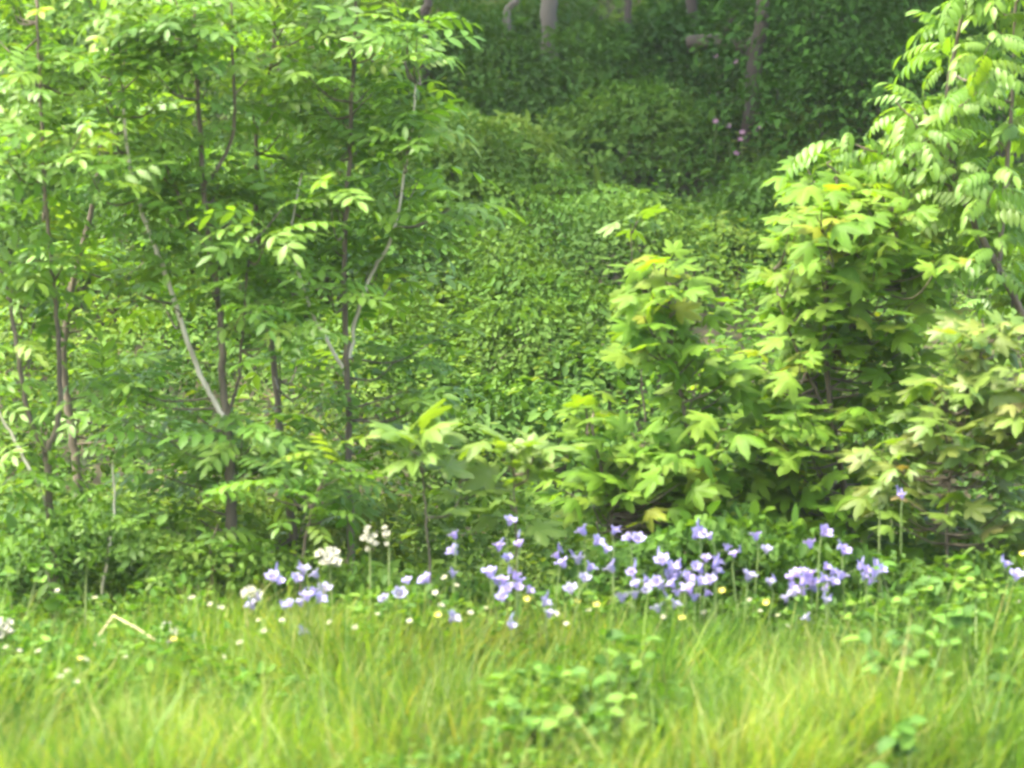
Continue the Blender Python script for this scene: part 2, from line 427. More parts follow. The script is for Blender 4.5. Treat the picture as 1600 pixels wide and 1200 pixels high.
def make_cover():
    b = Buf(); n = 640000
    y = rng.uniform(6.4, 17, n); wd = .1584 * y + .75
    x = rng.uniform(-1, 1, n) * wd
    area = wd / (.1584 * 17 + .75)
    bare = (noise(x, y, .33, 48) > .56) * (noise(x, y, .08, 49) > .3) * (y > 9.3)
    keep = (rng.random(n) < area) & ((bare < .5) | (rng.random(n) < .3))
    x, y = x[keep], y[keep]; n = len(x)
    hh = cover_height(x, y)
    e = .04
    gx = (cover_height(x + e, y) - cover_height(x - e, y)) / (2 * e); gy = (cover_height(x, y + e) - cover_height(x, y - e)) / (2 * e) + .33
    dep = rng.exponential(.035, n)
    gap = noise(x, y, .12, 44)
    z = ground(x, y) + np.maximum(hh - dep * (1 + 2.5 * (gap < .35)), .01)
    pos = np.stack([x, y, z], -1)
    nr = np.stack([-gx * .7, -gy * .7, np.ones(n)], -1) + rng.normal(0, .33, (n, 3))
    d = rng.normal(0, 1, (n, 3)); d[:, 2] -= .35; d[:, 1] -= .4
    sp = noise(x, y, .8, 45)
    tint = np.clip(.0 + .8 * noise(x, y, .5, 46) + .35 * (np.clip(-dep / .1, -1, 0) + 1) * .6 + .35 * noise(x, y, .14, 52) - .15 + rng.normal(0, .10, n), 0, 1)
    size = (.0135 + .0105 * sp) * np.exp(rng.normal(-.05, .38, n)) * np.clip(.55 + .05 * y, .9, 1.3)
    wh = rng.integers(0, 3, n)
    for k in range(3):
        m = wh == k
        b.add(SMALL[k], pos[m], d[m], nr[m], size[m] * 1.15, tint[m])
    # upright leafy shoots that break the surface
    m0 = 5200
    y = rng.uniform(6.9, 15, m0); x = rng.uniform(-1, 1, m0) * (.1584 * y + .6)
    k_ = noise(x, y, .6, 50) > .42; x, y = x[k_], y[k_]; m0 = len(x)
    hs = rng.uniform(.08, .26, m0) * (.5 + noise(x, y, .7, 51)); sp_ = rng.random(m0)
    dirn = rand_dir(m0, 1, .35); dirn = dirn / np.linalg.norm(dirn, axis=1, keepdims=True)
    base = np.stack([x, y, ground(x, y) + cover_height(x, y) - .05], -1); tb = rng.uniform(.2, .9, m0)
    for q in range(9):
        t = (q + .6) / 9
        P = base + dirn * (hs * t)[:, None]
        a = q * 2.4 + rng.normal(0, .4, m0)
        dd = np.stack([np.cos(a), np.sin(a), rng.normal(.05, .25, m0)], -1)
        sz = np.where(sp_ > .6, .042, .027) * (1.15 - .6 * t) * rng.uniform(.7, 1.2, m0)
        b.add(SMALL[q % 3], P, dd, np.array([0, -.3, 1.]) + rng.normal(0, .3, (m0, 3)), sz, np.clip(tb + rng.normal(0, .1, m0) + .15 * t, 0, 1))
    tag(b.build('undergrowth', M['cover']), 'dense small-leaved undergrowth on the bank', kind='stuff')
make_cover()

# ------------------------------------------------------------------ bushes on the bank
def bush(name, label, px, py, Y, rx, ry, h, n, size=.03, mat='cover', lo=0., hi=1., group='bushes on the bank', seed=1, tpl=None):
    """px,py = where the bush's middle shows; it stands on the ground at that depth"""
    global rng
    if Y > 8.5: Y = (3.3 - h * .5) / (.35 - K * (600 - py))
    c = at(px, py, Y); gz = float(ground(c[0], Y))
    root = empty(name, (c[0], Y, gz)); tag(root, label, 'bush', group)
    H = max(h, 0.15)
    if tpl is None: n = int(n * 2.1); size *= .68
    r = np.random.default_rng(seed)
    # lumpy dome: several sub-domes
    K_ = 9
    cen = np.stack([r.normal(0, .42, K_) * rx, r.normal(0, .42, K_) * ry, r.uniform(.25, .75, K_) * H], -1)
    rad = r.uniform(.35, .6, K_)
    which = r.integers(0, K_, n)
    u = unit(r.normal(0, 1, (n, 3))); u[:, 2] = np.abs(u[:, 2]) * .95 - .1 * r.random(n)
    rr = 1 - r.exponential(.10, n)
    R3 = np.stack([rad[which] * rx, rad[which] * ry, rad[which] * H * .9], -1)
    pos = cen[which] + u * R3 * rr[:, None] + r.normal(0, .012, (n, 3))
    pos[:, 2] = np.maximum(pos[:, 2], .01)
    wp = pos + np.array([c[0], Y, gz]); wp[:, 2] += ground(wp[:, 0], wp[:, 1]) - gz
    nr = u * .8 + np.array([0, 0, .9]) + r.normal(0, .4, (n, 3))
    d = u * [1, 1, .2] + r.normal(0, .5, (n, 3)) - [0, 0, .4]
    cl = noise(pos[:, 0] * 1 + pos[:, 1], pos[:, 2] + pos[:, 1], .12, seed)
    tint = np.clip(lo + (hi - lo) * (.05 + .5 * cl + .2 * r.random(n)), 0, 1)
    b = Buf(); w3 = r.integers(0, 3, n); S = tpl or SMALL
    for k in range(3):
        m = w3 == k
        b.add(S[k % len(S)], wp[m], d[m], nr[m], np.exp(r.normal(-.05, .35, m.sum())) * size, tint[m])
    b.build('foliage', M[mat], root)
    b = Buf()
    for k in range(K_):
        e = cen[k] + [c[0], Y, gz]; e[2] += ground(e[0], e[1]) - gz
        s = np.array([c[0], Y, gz - .02]) + r.normal(0, .02, 3) * [1, 1, 0]
        tube(b, smooth_line([s, (s + e) / 2 + r.normal(0, .03, 3), e], 4), .006, .002, 5)
    b.build('stems', M['bark'], root)
    return root

bush('bush', 'bright green rounded bush to the right of the tall ash stem', 770, 330, 10.2, .55, .5, .5, 5200, .03, lo=.3, hi=1, seed=3)
bush('bush', 'low bush in the middle of the bank, above the pair of yellow sycamore seedlings', 760, 600, 8.7, .42, .4, .28, 3600, .027, lo=.3, hi=1, seed=4)
bush('bush', 'spreading bush on the bank just left of the slim sycamore top', 860, 480, 9.5, .42, .4, .35, 3800, .027, lo=.2, hi=1, seed=5)
bush('bush', 'bush between the slim sycamore and the broad sycamore, high behind them', 1130, 370, 10.4, .42, .4, .34, 3600, .03, lo=.1, hi=.8, seed=6)
bush('bush', 'shaded bush below the pale birch trunk', 850, 170, 12.4, .6, .5, .5, 4800, .034, lo=.1, hi=.8, seed=7)
bush('bush', 'leafy bush at the top edge, right of the pale birch trunk', 965, 70, 13.4, .5, .5, .55, 4400, .036, lo=.2, hi=.9, seed=8)
bush('bush', 'dark bush right of the slender grey trunk', 1330, 180, 13.2, .75, .5, .7, 5600, .034, mat='dark', lo=0, hi=1, seed=9)  # the dark leaf tone here stands in for canopy shade
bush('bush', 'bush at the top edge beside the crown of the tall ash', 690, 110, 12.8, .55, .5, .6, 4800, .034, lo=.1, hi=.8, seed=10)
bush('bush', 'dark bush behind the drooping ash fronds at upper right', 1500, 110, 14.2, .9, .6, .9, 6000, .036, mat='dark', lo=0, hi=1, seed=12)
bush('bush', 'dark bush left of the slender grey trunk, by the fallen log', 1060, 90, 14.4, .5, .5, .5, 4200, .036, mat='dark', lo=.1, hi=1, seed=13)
bush('bush', 'bush on the bank behind the forked ash with the pale branch', 250, 400, 9.6, .6, .5, .5, 5200, .03, lo=.1, hi=.9, seed=14)
bush('bush', 'bush on the bank at the left edge behind the forked ash', 40, 330, 10.2, .6, .5, .55, 5200, .032, lo=.1, hi=.9, seed=15)
bush('bush', 'bush on the bank behind the tall straight ash', 520, 420, 9.3, .5, .45, .42, 4600, .03, lo=.1, hi=.9, seed=16)
bush('bush', 'dark low bush in the hollow behind the leftmost ash foot', 240, 830, 7.5, .34, .25, .3, 3000, .03, lo=0, hi=.6, seed=17)
bush('bush', 'low leafy bush at the foot of the leftmost ash', 30, 860, 6.95, .26, .2, .26, 2400, .028, lo=.3, hi=1, seed=18)
bush('bush', 'low bush at the foot of the yellowish sycamore at the right edge', 1530, 850, 6.9, .30, .2, .24, 1700, .038, mat='weed', lo=.1, hi=.8, seed=19, tpl=ROUND)
bush('bush', 'low bush in the gap left of the slim sycamore foot', 900, 790, 7.3, .3, .22, .26, 1700, .04, mat='syc', lo=0, hi=.7, seed=20, tpl=ROUND)
bush('bush', 'low bush under the broad sycamore in the middle of the right side', 1270, 800, 7.0, .32, .2, .34, 2600, .036, mat='syc', lo=.3, hi=1, seed=22, tpl=ROUND)
bush('bush', 'low bush between the lone dark ash stem and the seedlings', 560, 800, 7.3, .3, .22, .26, 2600, .028, lo=.2, hi=.8, seed=23)

bush('bush', 'leafy low bush at the crest right of the lone highest bluebell', 1450, 860, 6.8, .2, .12, .2, 700, .034, mat='weed', lo=.1, hi=.9, seed=24, tpl=ROUND)
bush('bush', 'low bush behind the bluebells between slim and broad sycamores', 1170, 830, 6.95, .24, .15, .25, 800, .036, mat='syc', lo=0, hi=.7, seed=25, tpl=ROUND)
bush('bush', 'low small-leaved bush behind the two white bluebells', 640, 850, 6.9, .25, .15, .24, 2200, .026, lo=.3, hi=1, seed=26)
bush('bush', 'low small-leaved bush behind the middle of the bluebells', 780, 850, 6.95, .24, .15, .22, 2200, .026, lo=.3, hi=1, seed=27)
bush('bush', 'low small-leaved bush at the foot of the thick forked ash', 340, 850, 7.05, .25, .15, .22, 2000, .026, lo=.1, hi=.8, seed=28)
bush('bush', 'low small-leaved bush at the foot of the darker straight ash', 150, 830, 7.1, .25, .15, .24, 2000, .026, lo=.2, hi=.9, seed=29)
bush('bush', 'low leafy bush behind the bluebells under the slim sycamore', 1030, 840, 6.95, .24, .15, .22, 800, .034, mat='syc', lo=0, hi=.7, seed=30, tpl=ROUND)

# ------------------------------------------------------------------ saplings
def sapling(name, label, cat, Y, stems, crown, group, leafmat_, tpls, seed, leafL, per=5, twig=.16, dspread=.16, lo=0., hi=1., droop=0., nstem=1.0, faceup=1.0, bark='bark', palemat='palebark', twr=.003, twmat='bark'):
    """stems: (points [(px,py,dy)], r0, r1, pale); crown: list of (px,py,rx,ry,n) blobs where twig tips sit"""
    r = np.random.default_rng(seed)
    S = []
    for pts, r0, r1, pale in stems:
        P = smooth_line([at(p[0], p[1], Y + (p[2] if len(p) > 2 else 0)) for p in pts], 6)
        S.append((P, r0, r1, pale))
    base = S[0][0][0].copy(); gz = float(ground(base[0], base[1]))
    if base[2] > gz:      # carry the trunk down to the ground
        S[0] = (np.concatenate([[[base[0] + .01, base[1], gz - .03]], S[0][0]]), *S[0][1:])
        base[2] = gz
    root = empty(name, base); tag(root, label, cat, group)
    for i, (P, r0, r1, pale) in enumerate(S):
        b = Buf(); tube(b, P + r.normal(0, .0012, P.shape), r0, r1, 8, wob=.04)
        b.build('trunk' if i == 0 else 'branch', M[palemat if pale else bark], root)
    allp = np.concatenate([P for P, *_ in S]); dirs = np.concatenate([unit(np.gradient(P, axis=0)) for P, *_ in S])
    tips = []; tw = Buf(); fr = .84 if tpls is ASH else (1.5 if tpls is SYC and leafL < .07 else 1.)
    for (px, py, rx, ry, n) in crown:
        for _ in range(int(n * fr + r.random())):
            a = r.uniform(0, 2 * math.pi); q = math.sqrt(r.random())
            dy = r.normal(.35 * dspread, dspread)
            t = at(px + rx * q * math.cos(a), py + ry * q * math.sin(a), Y + dy)
            dist = np.linalg.norm((allp - t) * [1, .8, 1], axis=1) + .9 * np.clip(allp[:, 2] - (t[2] - .04), 0, 9)
            s = allp[dist.argmin()]
            mid = (s + t) / 2 + np.array([0, 0, -.12 * np.linalg.norm(t - s)]) + r.normal(0, .008, 3)
            few = sum(c_[4] for c_ in crown) <= 4
            if few: tw = Buf()
            tube(tw, smooth_line([s, mid, t], 4), twr, .0012, 5)
            if few: tw.build('twig', M[twmat], root); tw = Buf()
            od = t - s; od[2] = max(od[2], 0); od = od / (np.linalg.norm(od) + 1e-6)
            tips.append((t, od))
            if np.linalg.norm(t - s) > .11 and r.random() < .8: tips.append((mid * .6 + t * .4, od))
    # nodes straight on the stems' upper parts
    for P, r0, r1, pale in S:
        k = int(len(P) * .45)
        for q in P[k::max(1, int(3 / nstem))]:
            tips.append((q + r.normal(0, .01, 3), np.zeros(3)))
    if tw.n: tw.build('twigs' , M[twmat], root)
    b = Buf()
    pos = []; D = []; NR = []; SC = []; TI = []
    for t, od in tips:
        m = int(r.integers(max(2, per - 1), per + 2)); a0 = r.uniform(0, 2 * math.pi); tb = r.random()
        for k in range(m):
            a = a0 + 2 * math.pi * k / m + r.normal(0, .3)
            v = np.array([math.cos(a), math.sin(a), r.uniform(-.1, .45) - droop * .4]) + od * .7
            v = v / np.linalg.norm(v)
            pos.append(t + np.array([0, 0, r.uniform(-.03, .015)])); D.append(v)
            NR.append(np.array([v[0] * .35 * droop - .05, v[1] * .35 * droop - .22 - 1.1 * (1 - faceup), 1]) + r.normal(0, .28, 3))
            SC.append(leafL * r.uniform(.5, 1.25)); TI.append(np.clip(lo + (hi - lo) * (.5 * tb + .5 * r.random() + r.normal(0, .08)), 0, 1))
    pos = np.array(pos); D = np.array(D); NR = np.array(NR); SC = np.array(SC); TI = np.array(TI)
    wh = r.integers(0, len(tpls), len(pos))
    for k, tp in enumerate(tpls):
        m = wh == k
        b.add(tp, pos[m], D[m], NR[m], SC[m], TI[m])
    b.build('crown', M[leafmat_], root)
    return root

GA = 'young ash saplings on the left'
sapling('ash_sapling', 'leftmost ash sapling, its stem forking like a wishbone low at the left edge', 'ash sapling', 6.75,
        [([(88, 960), (84, 880), (76, 780), (72, 705)], 0.0098, 0.0076, 0),
         ([(72, 705), (45, 650), (30, 560), (10, 450), (-15, 360), (-30, 200)], 0.0066, 0.0026, 0),
         ([(72, 705), (90, 665), (94, 600), (92, 540), (84, 440), (72, 320), (66, 200), (60, 60), (55, -90)], 0.0066, 0.0026, 0),
         ([(78, 800), (45, 730), (15, 675), (-20, 610)], 0.0041, 0.0026, 1),
         ([(86, 935), (72, 890), (62, 845)], 0.0049, 0.0034, 1)],
        [(60, 120, 110, 130, 13), (20, 40, 90, 90, 7), (90, 250, 90, 60, 7), (20, 440, 50, 40, 3), (88, 400, 45, 25, 2), (88, 500, 40, 14, 2), (40, 820, 70, 22, 4), (110, -60, 120, 70, 3), (20, 620, 60, 60, 2)],
        GA, 'ash', ASH, 101, 0.122, per=5)
sapling('ash_sapling', 'darker ash sapling standing just right of the wishbone-forked stem', 'ash sapling', 7.5,
        [([(125, 800), (118, 720), (108, 640), (100, 540), (120, 420), (150, 300), (170, 150), (180, 20), (185, -120)], 0.0115, 0.0034, 0)],
        [(170, 120, 110, 120, 9), (160, 420, 90, 90, 6), (200, 600, 70, 70, 5), (150, -60, 110, 60, 2)],
        GA, 'ash', ASH, 102, 0.130, per=5)
sapling('ash_sapling', 'thick-stemmed ash sapling forking at mid height with a pale branch leaning left', 'ash sapling', 6.9,
        [([(362, 830), (360, 760), (357, 700), (352, 655)], 0.0123, 0.0102, 0),
         ([(352, 655), (322, 605), (300, 550), (262, 440), (240, 380), (220, 325), (200, 240), (190, 120)], 0.0062, 0.0034, 1),
         ([(352, 655), (348, 590), (344, 500), (330, 400), (318, 300), (312, 200), (306, 60), (300, -90)], 0.0086, 0.0034, 0),
         ([(354, 655), (370, 600), (380, 520), (385, 440), (392, 380)], 0.0041, 0.0021, 0),
         ([(344, 420), (300, 350), (268, 280), (245, 215)], 0.0041, 0.0021, 0),
         ([(318, 290), (345, 255), (365, 200), (364, 90), (362, -40)], 0.0049, 0.0026, 0)],
        [(230, 90, 120, 110, 15), (340, 80, 100, 100, 12), (190, 220, 100, 70, 10), (300, 300, 90, 60, 6), (400, 330, 70, 80, 6), (270, 480, 90, 60, 6), (400, 470, 70, 60, 5),
         (230, 640, 80, 60, 7), (330, 730, 90, 55, 8), (420, 700, 60, 40, 5), (260, -60, 160, 60, 4), (300, 800, 80, 40, 5)],
        GA, 'ash', ASH, 103, 0.122, per=5)
sapling('ash_sapling', 'slim dark-stemmed ash sapling between the thick forked one and the tall straight one', 'ash sapling', 7.2,
        [([(458, 840), (450, 770), (440, 700), (430, 590), (418, 500), (408, 400), (400, 300), (402, 180), (425, 90), (430, -20)], 0.0098, 0.0026, 0)],
        [(430, 230, 70, 90, 8), (440, 60, 90, 70, 9), (480, 600, 60, 60, 6), (520, 770, 70, 60, 10), (400, 860, 60, 30, 4), (440, -60, 90, 50, 2)],
        GA, 'ash', ASH, 104, 0.122, per=5)
sapling('ash_sapling', 'tall straight ash sapling with a narrow V of pale side branches', 'ash sapling', 7.1,
        [([(548, 850), (545, 740), (545, 640), (540, 520), (538, 400), (544, 290), (550, 160), (555, 40), (556, -90)], 0.0082, 0.0034, 0),
         ([(546, 560), (556, 500), (580, 430), (612, 370), (632, 270), (645, 190), (650, 130)], 0.0049, 0.0021, 1),
         ([(542, 590), (515, 540), (485, 480), (462, 410), (455, 360), (472, 270)], 0.0045, 0.0021, 1)],
        [(560, 120, 110, 80, 14), (610, 50, 60, 40, 6), (540, 300, 90, 50, 7), (640, 250, 60, 55, 6), (690, 320, 35, 35, 3), (600, 200, 90, 45, 7), (560, 400, 90, 50, 5),
         (640, 560, 50, 60, 4), (660, 640, 40, 25, 2), (520, 680, 70, 50, 5), (470, 420, 60, 60, 4), (560, -60, 110, 50, 3)],
        GA, 'ash', ASH, 105, 0.130, per=5)
sapling('ash_sapling', 'small ash sapling low beside the white flowers', 'ash sapling', 6.55,
        [([(470, 900), (480, 830), (500, 760), (520, 720)], 0.0041, 0.0026, 0)],
        [(520, 780, 50, 35, 4), (450, 760, 50, 30, 3)],
        GA, 'ash', ASH, 106, 0.108, per=5, dspread=.08)
sapling('ash_sapling', 'tiny pale-stemmed ash sapling in front of the dark hollow', 'ash sapling', 6.7,
        [([(158, 930), (168, 870), (178, 790), (176, 720)], 0.0033, 0.0021, 1)],
        [(170, 850, 30, 20, 2)],
        GA, 'ash', ASH, 107, 0.101, per=4, dspread=.08)

sapling('ash_sapling', 'low ash sapling whose leaves reach over the grass left of the bluebells', 'ash sapling', 6.6,
        [([(330, 960), (332, 900), (328, 860), (340, 820)], 0.0033, 0.0021, 0)],
        [(310, 880, 35, 30, 3), (350, 850, 35, 25, 3), (280, 900, 15, 12, 1)],
        GA, 'ash', ASH, 110, 0.099, per=4, dspread=.06)
GR = 'ash trees on the right'
sapling('ash_sapling', 'right-hand ash with long drooping fronds against the dark wood', 'ash sapling', 7.2,
        [([(1640, 640), (1600, 500), (1555, 410), (1515, 335), (1490, 260), (1480, 150), (1500, 40), (1520, -60)], 0.0098, 0.0034, 0),
         ([(1490, 260), (1450, 220), (1420, 180), (1400, 160)], 0.0041, 0.0021, 0),
         ([(1560, 420), (1570, 300), (1580, 180), (1585, 60), (1590, -60)], 0.0066, 0.0026, 0),
         ([(1500, 300), (1440, 270), (1380, 240), (1330, 225)], 0.0041, 0.0021, 0)],
        [(1560, 50, 40, 50, 5), (1500, 70, 20, 10, 2), (1540, 120, 50, 15, 3), (1450, 165, 30, 10, 2), (1550, 200, 60, 20, 4), (1410, 215, 40, 12, 3), (1320, 235, 40, 12, 2), (1560, 280, 50, 20, 4), (1480, 270, 60, 20, 4), (1560, 360, 50, 25, 4), (1590, 440, 40, 30, 3), (1600, -50, 100, 60, 5)],
        GR, 'ash', ASHD, 108, .125, per=4, droop=.6, hi=1.0, lo=.3)
sapling('ash_sapling', 'ash partly cut off by the right edge behind the yellowish sycamore', 'ash sapling', 8.0,
        [([(1690, 760), (1680, 600), (1660, 400), (1650, 200), (1640, 0)], 0.0098, 0.0034, 0)],
        [(1630, 380, 60, 80, 4), (1620, 150, 50, 80, 3), (1560, 480, 50, 30, 3)],
        GR, 'ash', ASHD, 109, .12, per=4, droop=.6, hi=.8, lo=.1)

GS = 'young sycamores'
sapling('sycamore_sapling', 'slim sycamore sapling with a bare dark stem, middle of the photo right of centre', 'sycamore sapling', 6.9,
        [([(1102, 830), (1092, 760), (1080, 700), (1065, 630), (1052, 550), (1045, 470), (1040, 410)], 0.0045, 0.0026, 0)],
        [(1020, 450, 45, 25, 5), (1055, 490, 50, 30, 6), (1010, 530, 45, 30, 4), (1070, 560, 40, 30, 5), (1040, 410, 25, 12, 2), (1100, 600, 40, 30, 4), (1110, 700, 40, 30, 4), (1070, 640, 30, 20, 2)],
        GS, 'syc', SYC, 201, 0.052, per=3, twig=.1, dspread=.11, droop=.9, lo=.1, hi=1, faceup=.72)
sapling('sycamore_sapling', 'broad bushy sycamore sapling, the largest of the maple-leaved ones', 'sycamore sapling', 7.1,
        [([(1330, 850), (1315, 740), (1298, 640), (1290, 540), (1292, 440), (1300, 340), (1310, 270)], 0.0082, 0.0030, 0),
         ([(1300, 660), (1260, 580), (1225, 500), (1210, 420)], 0.0041, 0.0021, 0),
         ([(1294, 560), (1350, 480), (1395, 400), (1400, 330)], 0.0041, 0.0021, 0)],
        [(1300, 280, 70, 40, 10), (1255, 340, 40, 40, 5), (1350, 330, 80, 60, 12), (1310, 410, 85, 50, 12), (1400, 420, 60, 60, 8), (1250, 450, 35, 40, 4), (1315, 510, 90, 50, 11),
         (1280, 590, 75, 50, 9), (1380, 560, 70, 60, 8), (1300, 660, 110, 50, 12), (1200, 660, 40, 40, 4), (1280, 740, 90, 40, 9), (1190, 720, 50, 45, 7), (1195, 600, 40, 40, 6), (1240, 790, 80, 20, 6), (1360, 780, 60, 30, 5), (1420, 480, 40, 40, 3), (1450, 400, 30, 40, 4)],
        GS, 'syc', SYC, 202, 0.052, per=3, dspread=.17, droop=.8, lo=.1, hi=1, faceup=.72)
sapling('sycamore_sapling', 'yellowish sycamore sapling with a pinkish flush at the right edge', 'sycamore sapling', 6.75,
        [([(1478, 850), (1482, 760), (1500, 690), (1520, 610), (1535, 540), (1535, 500)], 0.0034, 0.0021, 0),
         ([(1500, 690), (1560, 640), (1610, 590)], 0.0033, 0.0021, 1)],
        [(1530, 520, 60, 30, 7), (1500, 580, 80, 40, 9), (1570, 600, 60, 50, 8), (1450, 650, 60, 40, 6), (1530, 680, 80, 40, 8), (1400, 710, 60, 35, 5), (1580, 720, 50, 30, 4), (1450, 740, 60, 25, 4), (1620, 640, 50, 80, 6), (1500, 800, 90, 30, 6), (1590, 800, 50, 30, 4), (1400, 790, 50, 30, 3)],
        GS, 'sycy', SYC, 203, 0.049, per=3, dspread=.13, droop=.8, lo=0, hi=.95, faceup=.72)
sapling('sycamore_sapling', 'low sycamore sapling with a yellow top, left of the slim one', 'sycamore sapling', 6.8,
        [([(960, 850), (950, 780), (935, 710), (915, 640)], 0.0041, 0.0021, 0),
         ([(950, 780), (990, 730), (1010, 690)], 0.0025, 0.0017, 0)],
        [(910, 650, 45, 25, 3), (950, 700, 70, 40, 7), (1000, 740, 80, 40, 9), (930, 770, 60, 30, 6), (1040, 700, 50, 40, 5), (1050, 780, 60, 30, 6), (1120, 760, 50, 40, 6), (990, 790, 60, 25, 4)],
        GS, 'syc', SYC, 204, 0.049, per=3, dspread=.1, droop=.8, lo=.2, hi=1.0, faceup=.72)
sapling('sycamore_seedling', 'yellow-green sycamore seedling with broad flat leaves, left one of the pair', 'sycamore seedling', 6.45,
        [([(672, 900), (668, 830), (662, 770), (660, 725)], 0.0025, 0.0017, 0)],
        [(650, 710, 35, 8, 2), (710, 770, 25, 10, 1)],
        'sycamore seedlings in the middle', 'sycy', SYC, 215, .065, per=4, dspread=.04, droop=.35, lo=.2, hi=.6, nstem=.3, faceup=1)
sapling('sycamore_seedling', 'yellow-green sycamore seedling with broad flat leaves, right one of the pair', 'sycamore seedling', 6.5,
        [([(808, 900), (806, 830), (804, 770), (800, 715)], 0.0025, 0.0017, 0)],
        [(800, 712, 35, 8, 2), (780, 775, 30, 8, 1), (830, 735, 15, 8, 1)],
        'sycamore seedlings in the middle', 'sycy', SYC, 206, .062, per=4, dspread=.04, droop=.35, lo=.2, hi=.7, nstem=.3, faceup=1)
sapling('sycamore_seedling', 'lone sycamore shoot with a thin yellow top rising above the slim sapling', 'sycamore seedling', 7.3,
        [([(1010, 700), (1000, 560), (990, 440), (985, 350)], 0.0025, 0.0013, 0)],
        [(990, 350, 12, 6, 1)],
        GS, 'sycy', SYC, 207, .045, per=3, dspread=.03, droop=.9, lo=.0, hi=.3, nstem=.3)

# ------------------------------------------------------------------ woodland trees
def wood_tree(label, pts, Y, r0, r1, crownc, crad, n, mat, seed, name='woodland_tree'):
    r = np.random.default_rng(seed)
    Y = 2.95 / (.35 - K * (600 - pts[0][1]))
    P = [at(px, py, Y) for px, py in pts]
    gz = float(ground(P[0][0], Y)); P[0][2] = min(P[0][2], gz)
    base = P[0].copy(); base[2] = gz
    cc = np.array(crownc, float) + [0, 0, CZ]
    up = unit(P[-1] - P[0]); P.append(P[-1] + up * .7); P.append((P[-1] + cc) / 2 + np.array([0, 0, .25])); P.append(cc)
    root = empty(name, base); tag(root, label, 'tree', 'trees in the wood')
    b = Buf(); L = smooth_line([P[0] - [0, 0, .1]] + P[1:] if abs(P[0][2] - gz) < .02 else P, 8)
    b2 = L.copy(); tube(b, b2 + r.normal(0, .004, b2.shape), r0, r1 * .4, 12, wob=.03)
    b.build('trunk', M[mat], root)
    lb = Buf(); K_ = 26
    u = unit(r.normal(0, 1, (K_, 3))); cen = cc + u * np.array(crad) * r.uniform(.3, .85, (K_, 1))
    for c in cen:
        s = L[int(r.integers(int(len(L) * .72), len(L)))]
        tube(lb, smooth_line([s, (s + c) / 2 + [0, 0, .1], c], 5), .02, .004, 6)
    lb.build('limbs', M[mat], root)
    wh = r.integers(0, K_, n)
    v = unit(r.normal(0, 1, (n, 3)))
    pos = cen[wh] + v * r.random((n, 1)) ** .5 * .42 * np.array([1, 1, .6])
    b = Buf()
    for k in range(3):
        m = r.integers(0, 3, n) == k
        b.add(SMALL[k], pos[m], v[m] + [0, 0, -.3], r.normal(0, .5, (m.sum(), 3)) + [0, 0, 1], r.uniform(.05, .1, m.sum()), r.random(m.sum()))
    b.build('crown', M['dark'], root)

wood_tree('slender grey leaning trunk rising from the shaded bank at upper right', [(1165, 165), (1178, 110), (1188, 50), (1193, 0), (1205, -90)], 12.6, .031, .022, (-.2, 10.9, 4.0), (1.5, 1.2, .7), 15200, 'woodbark', 301)
wood_tree('pale birch trunk at the top edge, left of middle', [(862, 70), (858, 20), (852, -40), (850, -120)], 13.2, .034, .028, (-1.4, 11.9, 4.3), (1.4, 1.3, .7), 11400, 'birch', 302)
wood_tree('thin pale trunk leaning right, just left of the birch', [(775, 75), (790, 40), (806, 0), (830, -80)], 13.0, .016, .013, (-.9, 12.9, 4.6), (1.2, 1.2, .7), 7600, 'birch', 303)
wood_tree('dim trunk in the dark wood left of the leaning grey one', [(1082, 60), (1080, 0), (1078, -80)], 14.8, .024, .02, (-.3, 12.6, 5.2), (1.6, 1.5, .9), 13300, 'woodbark', 304)
wood_tree('dim brown trunk in the dark wood behind the drooping ash', [(1335, 110), (1325, 20), (1318, -70)], 15.0, .04, .03, (.8, 11.6, 4.6), (1.6, 1.3, .9), 15200, 'woodbark', 305)
wood_tree('dim trunk deep in the wood near the top right corner', [(1420, 100), (1425, 20), (1430, -70)], 15.6, .035, .03, (1.6, 12.8, 5.2), (1.6, 1.5, .9), 15200, 'woodbark', 306)

wood_tree('added shade tree with a dim brown trunk behind the crown of the tall straight ash', [(655, 120), (660, 60), (668, 0), (672, -80)], 12, .02, .016, (-1.7, 10.3, 4.3), (1.6, 1.1, .7), 11000, 'woodbark', 307)  # extra tree put in so its unseen crown shades the upper bank
wood_tree('added shade tree with a dim trunk just right of the birch', [(985, 60), (982, 20), (978, -60)], 12, .016, .012, (-1.0, 11.2, 5.0), (1.6, 1.1, .7), 9000, 'woodbark', 308)  # another extra tree, its crown above the frame thickens the canopy shade

def log():
    a = at(1075, 66, 11.7); c = at(1185, 76, 11.6)
    for p in (a, c): p[2] = max(p[2], float(ground(p[0], p[1])) + .1)
    root = empty('fallen_log', (a + c) / 2); tag(root, 'fallen brown log lying behind the slender grey trunk', 'log')
    b = Buf(); tube(b, smooth_line([a, (a + c) / 2 + [0, 0, .015], c], 6), .025, .034, 9, wob=.06); b.build('trunk', M['woodbark'], root)
    b = Buf(); tube(b, smooth_line([(a + c) / 2, (a + c) / 2 + [.02, -.06, .07], (a + c) / 2 + [.05, -.1, .12]], 4), .012, .006, 7); b.build('branch_stub', M['woodbark'], root)
log()

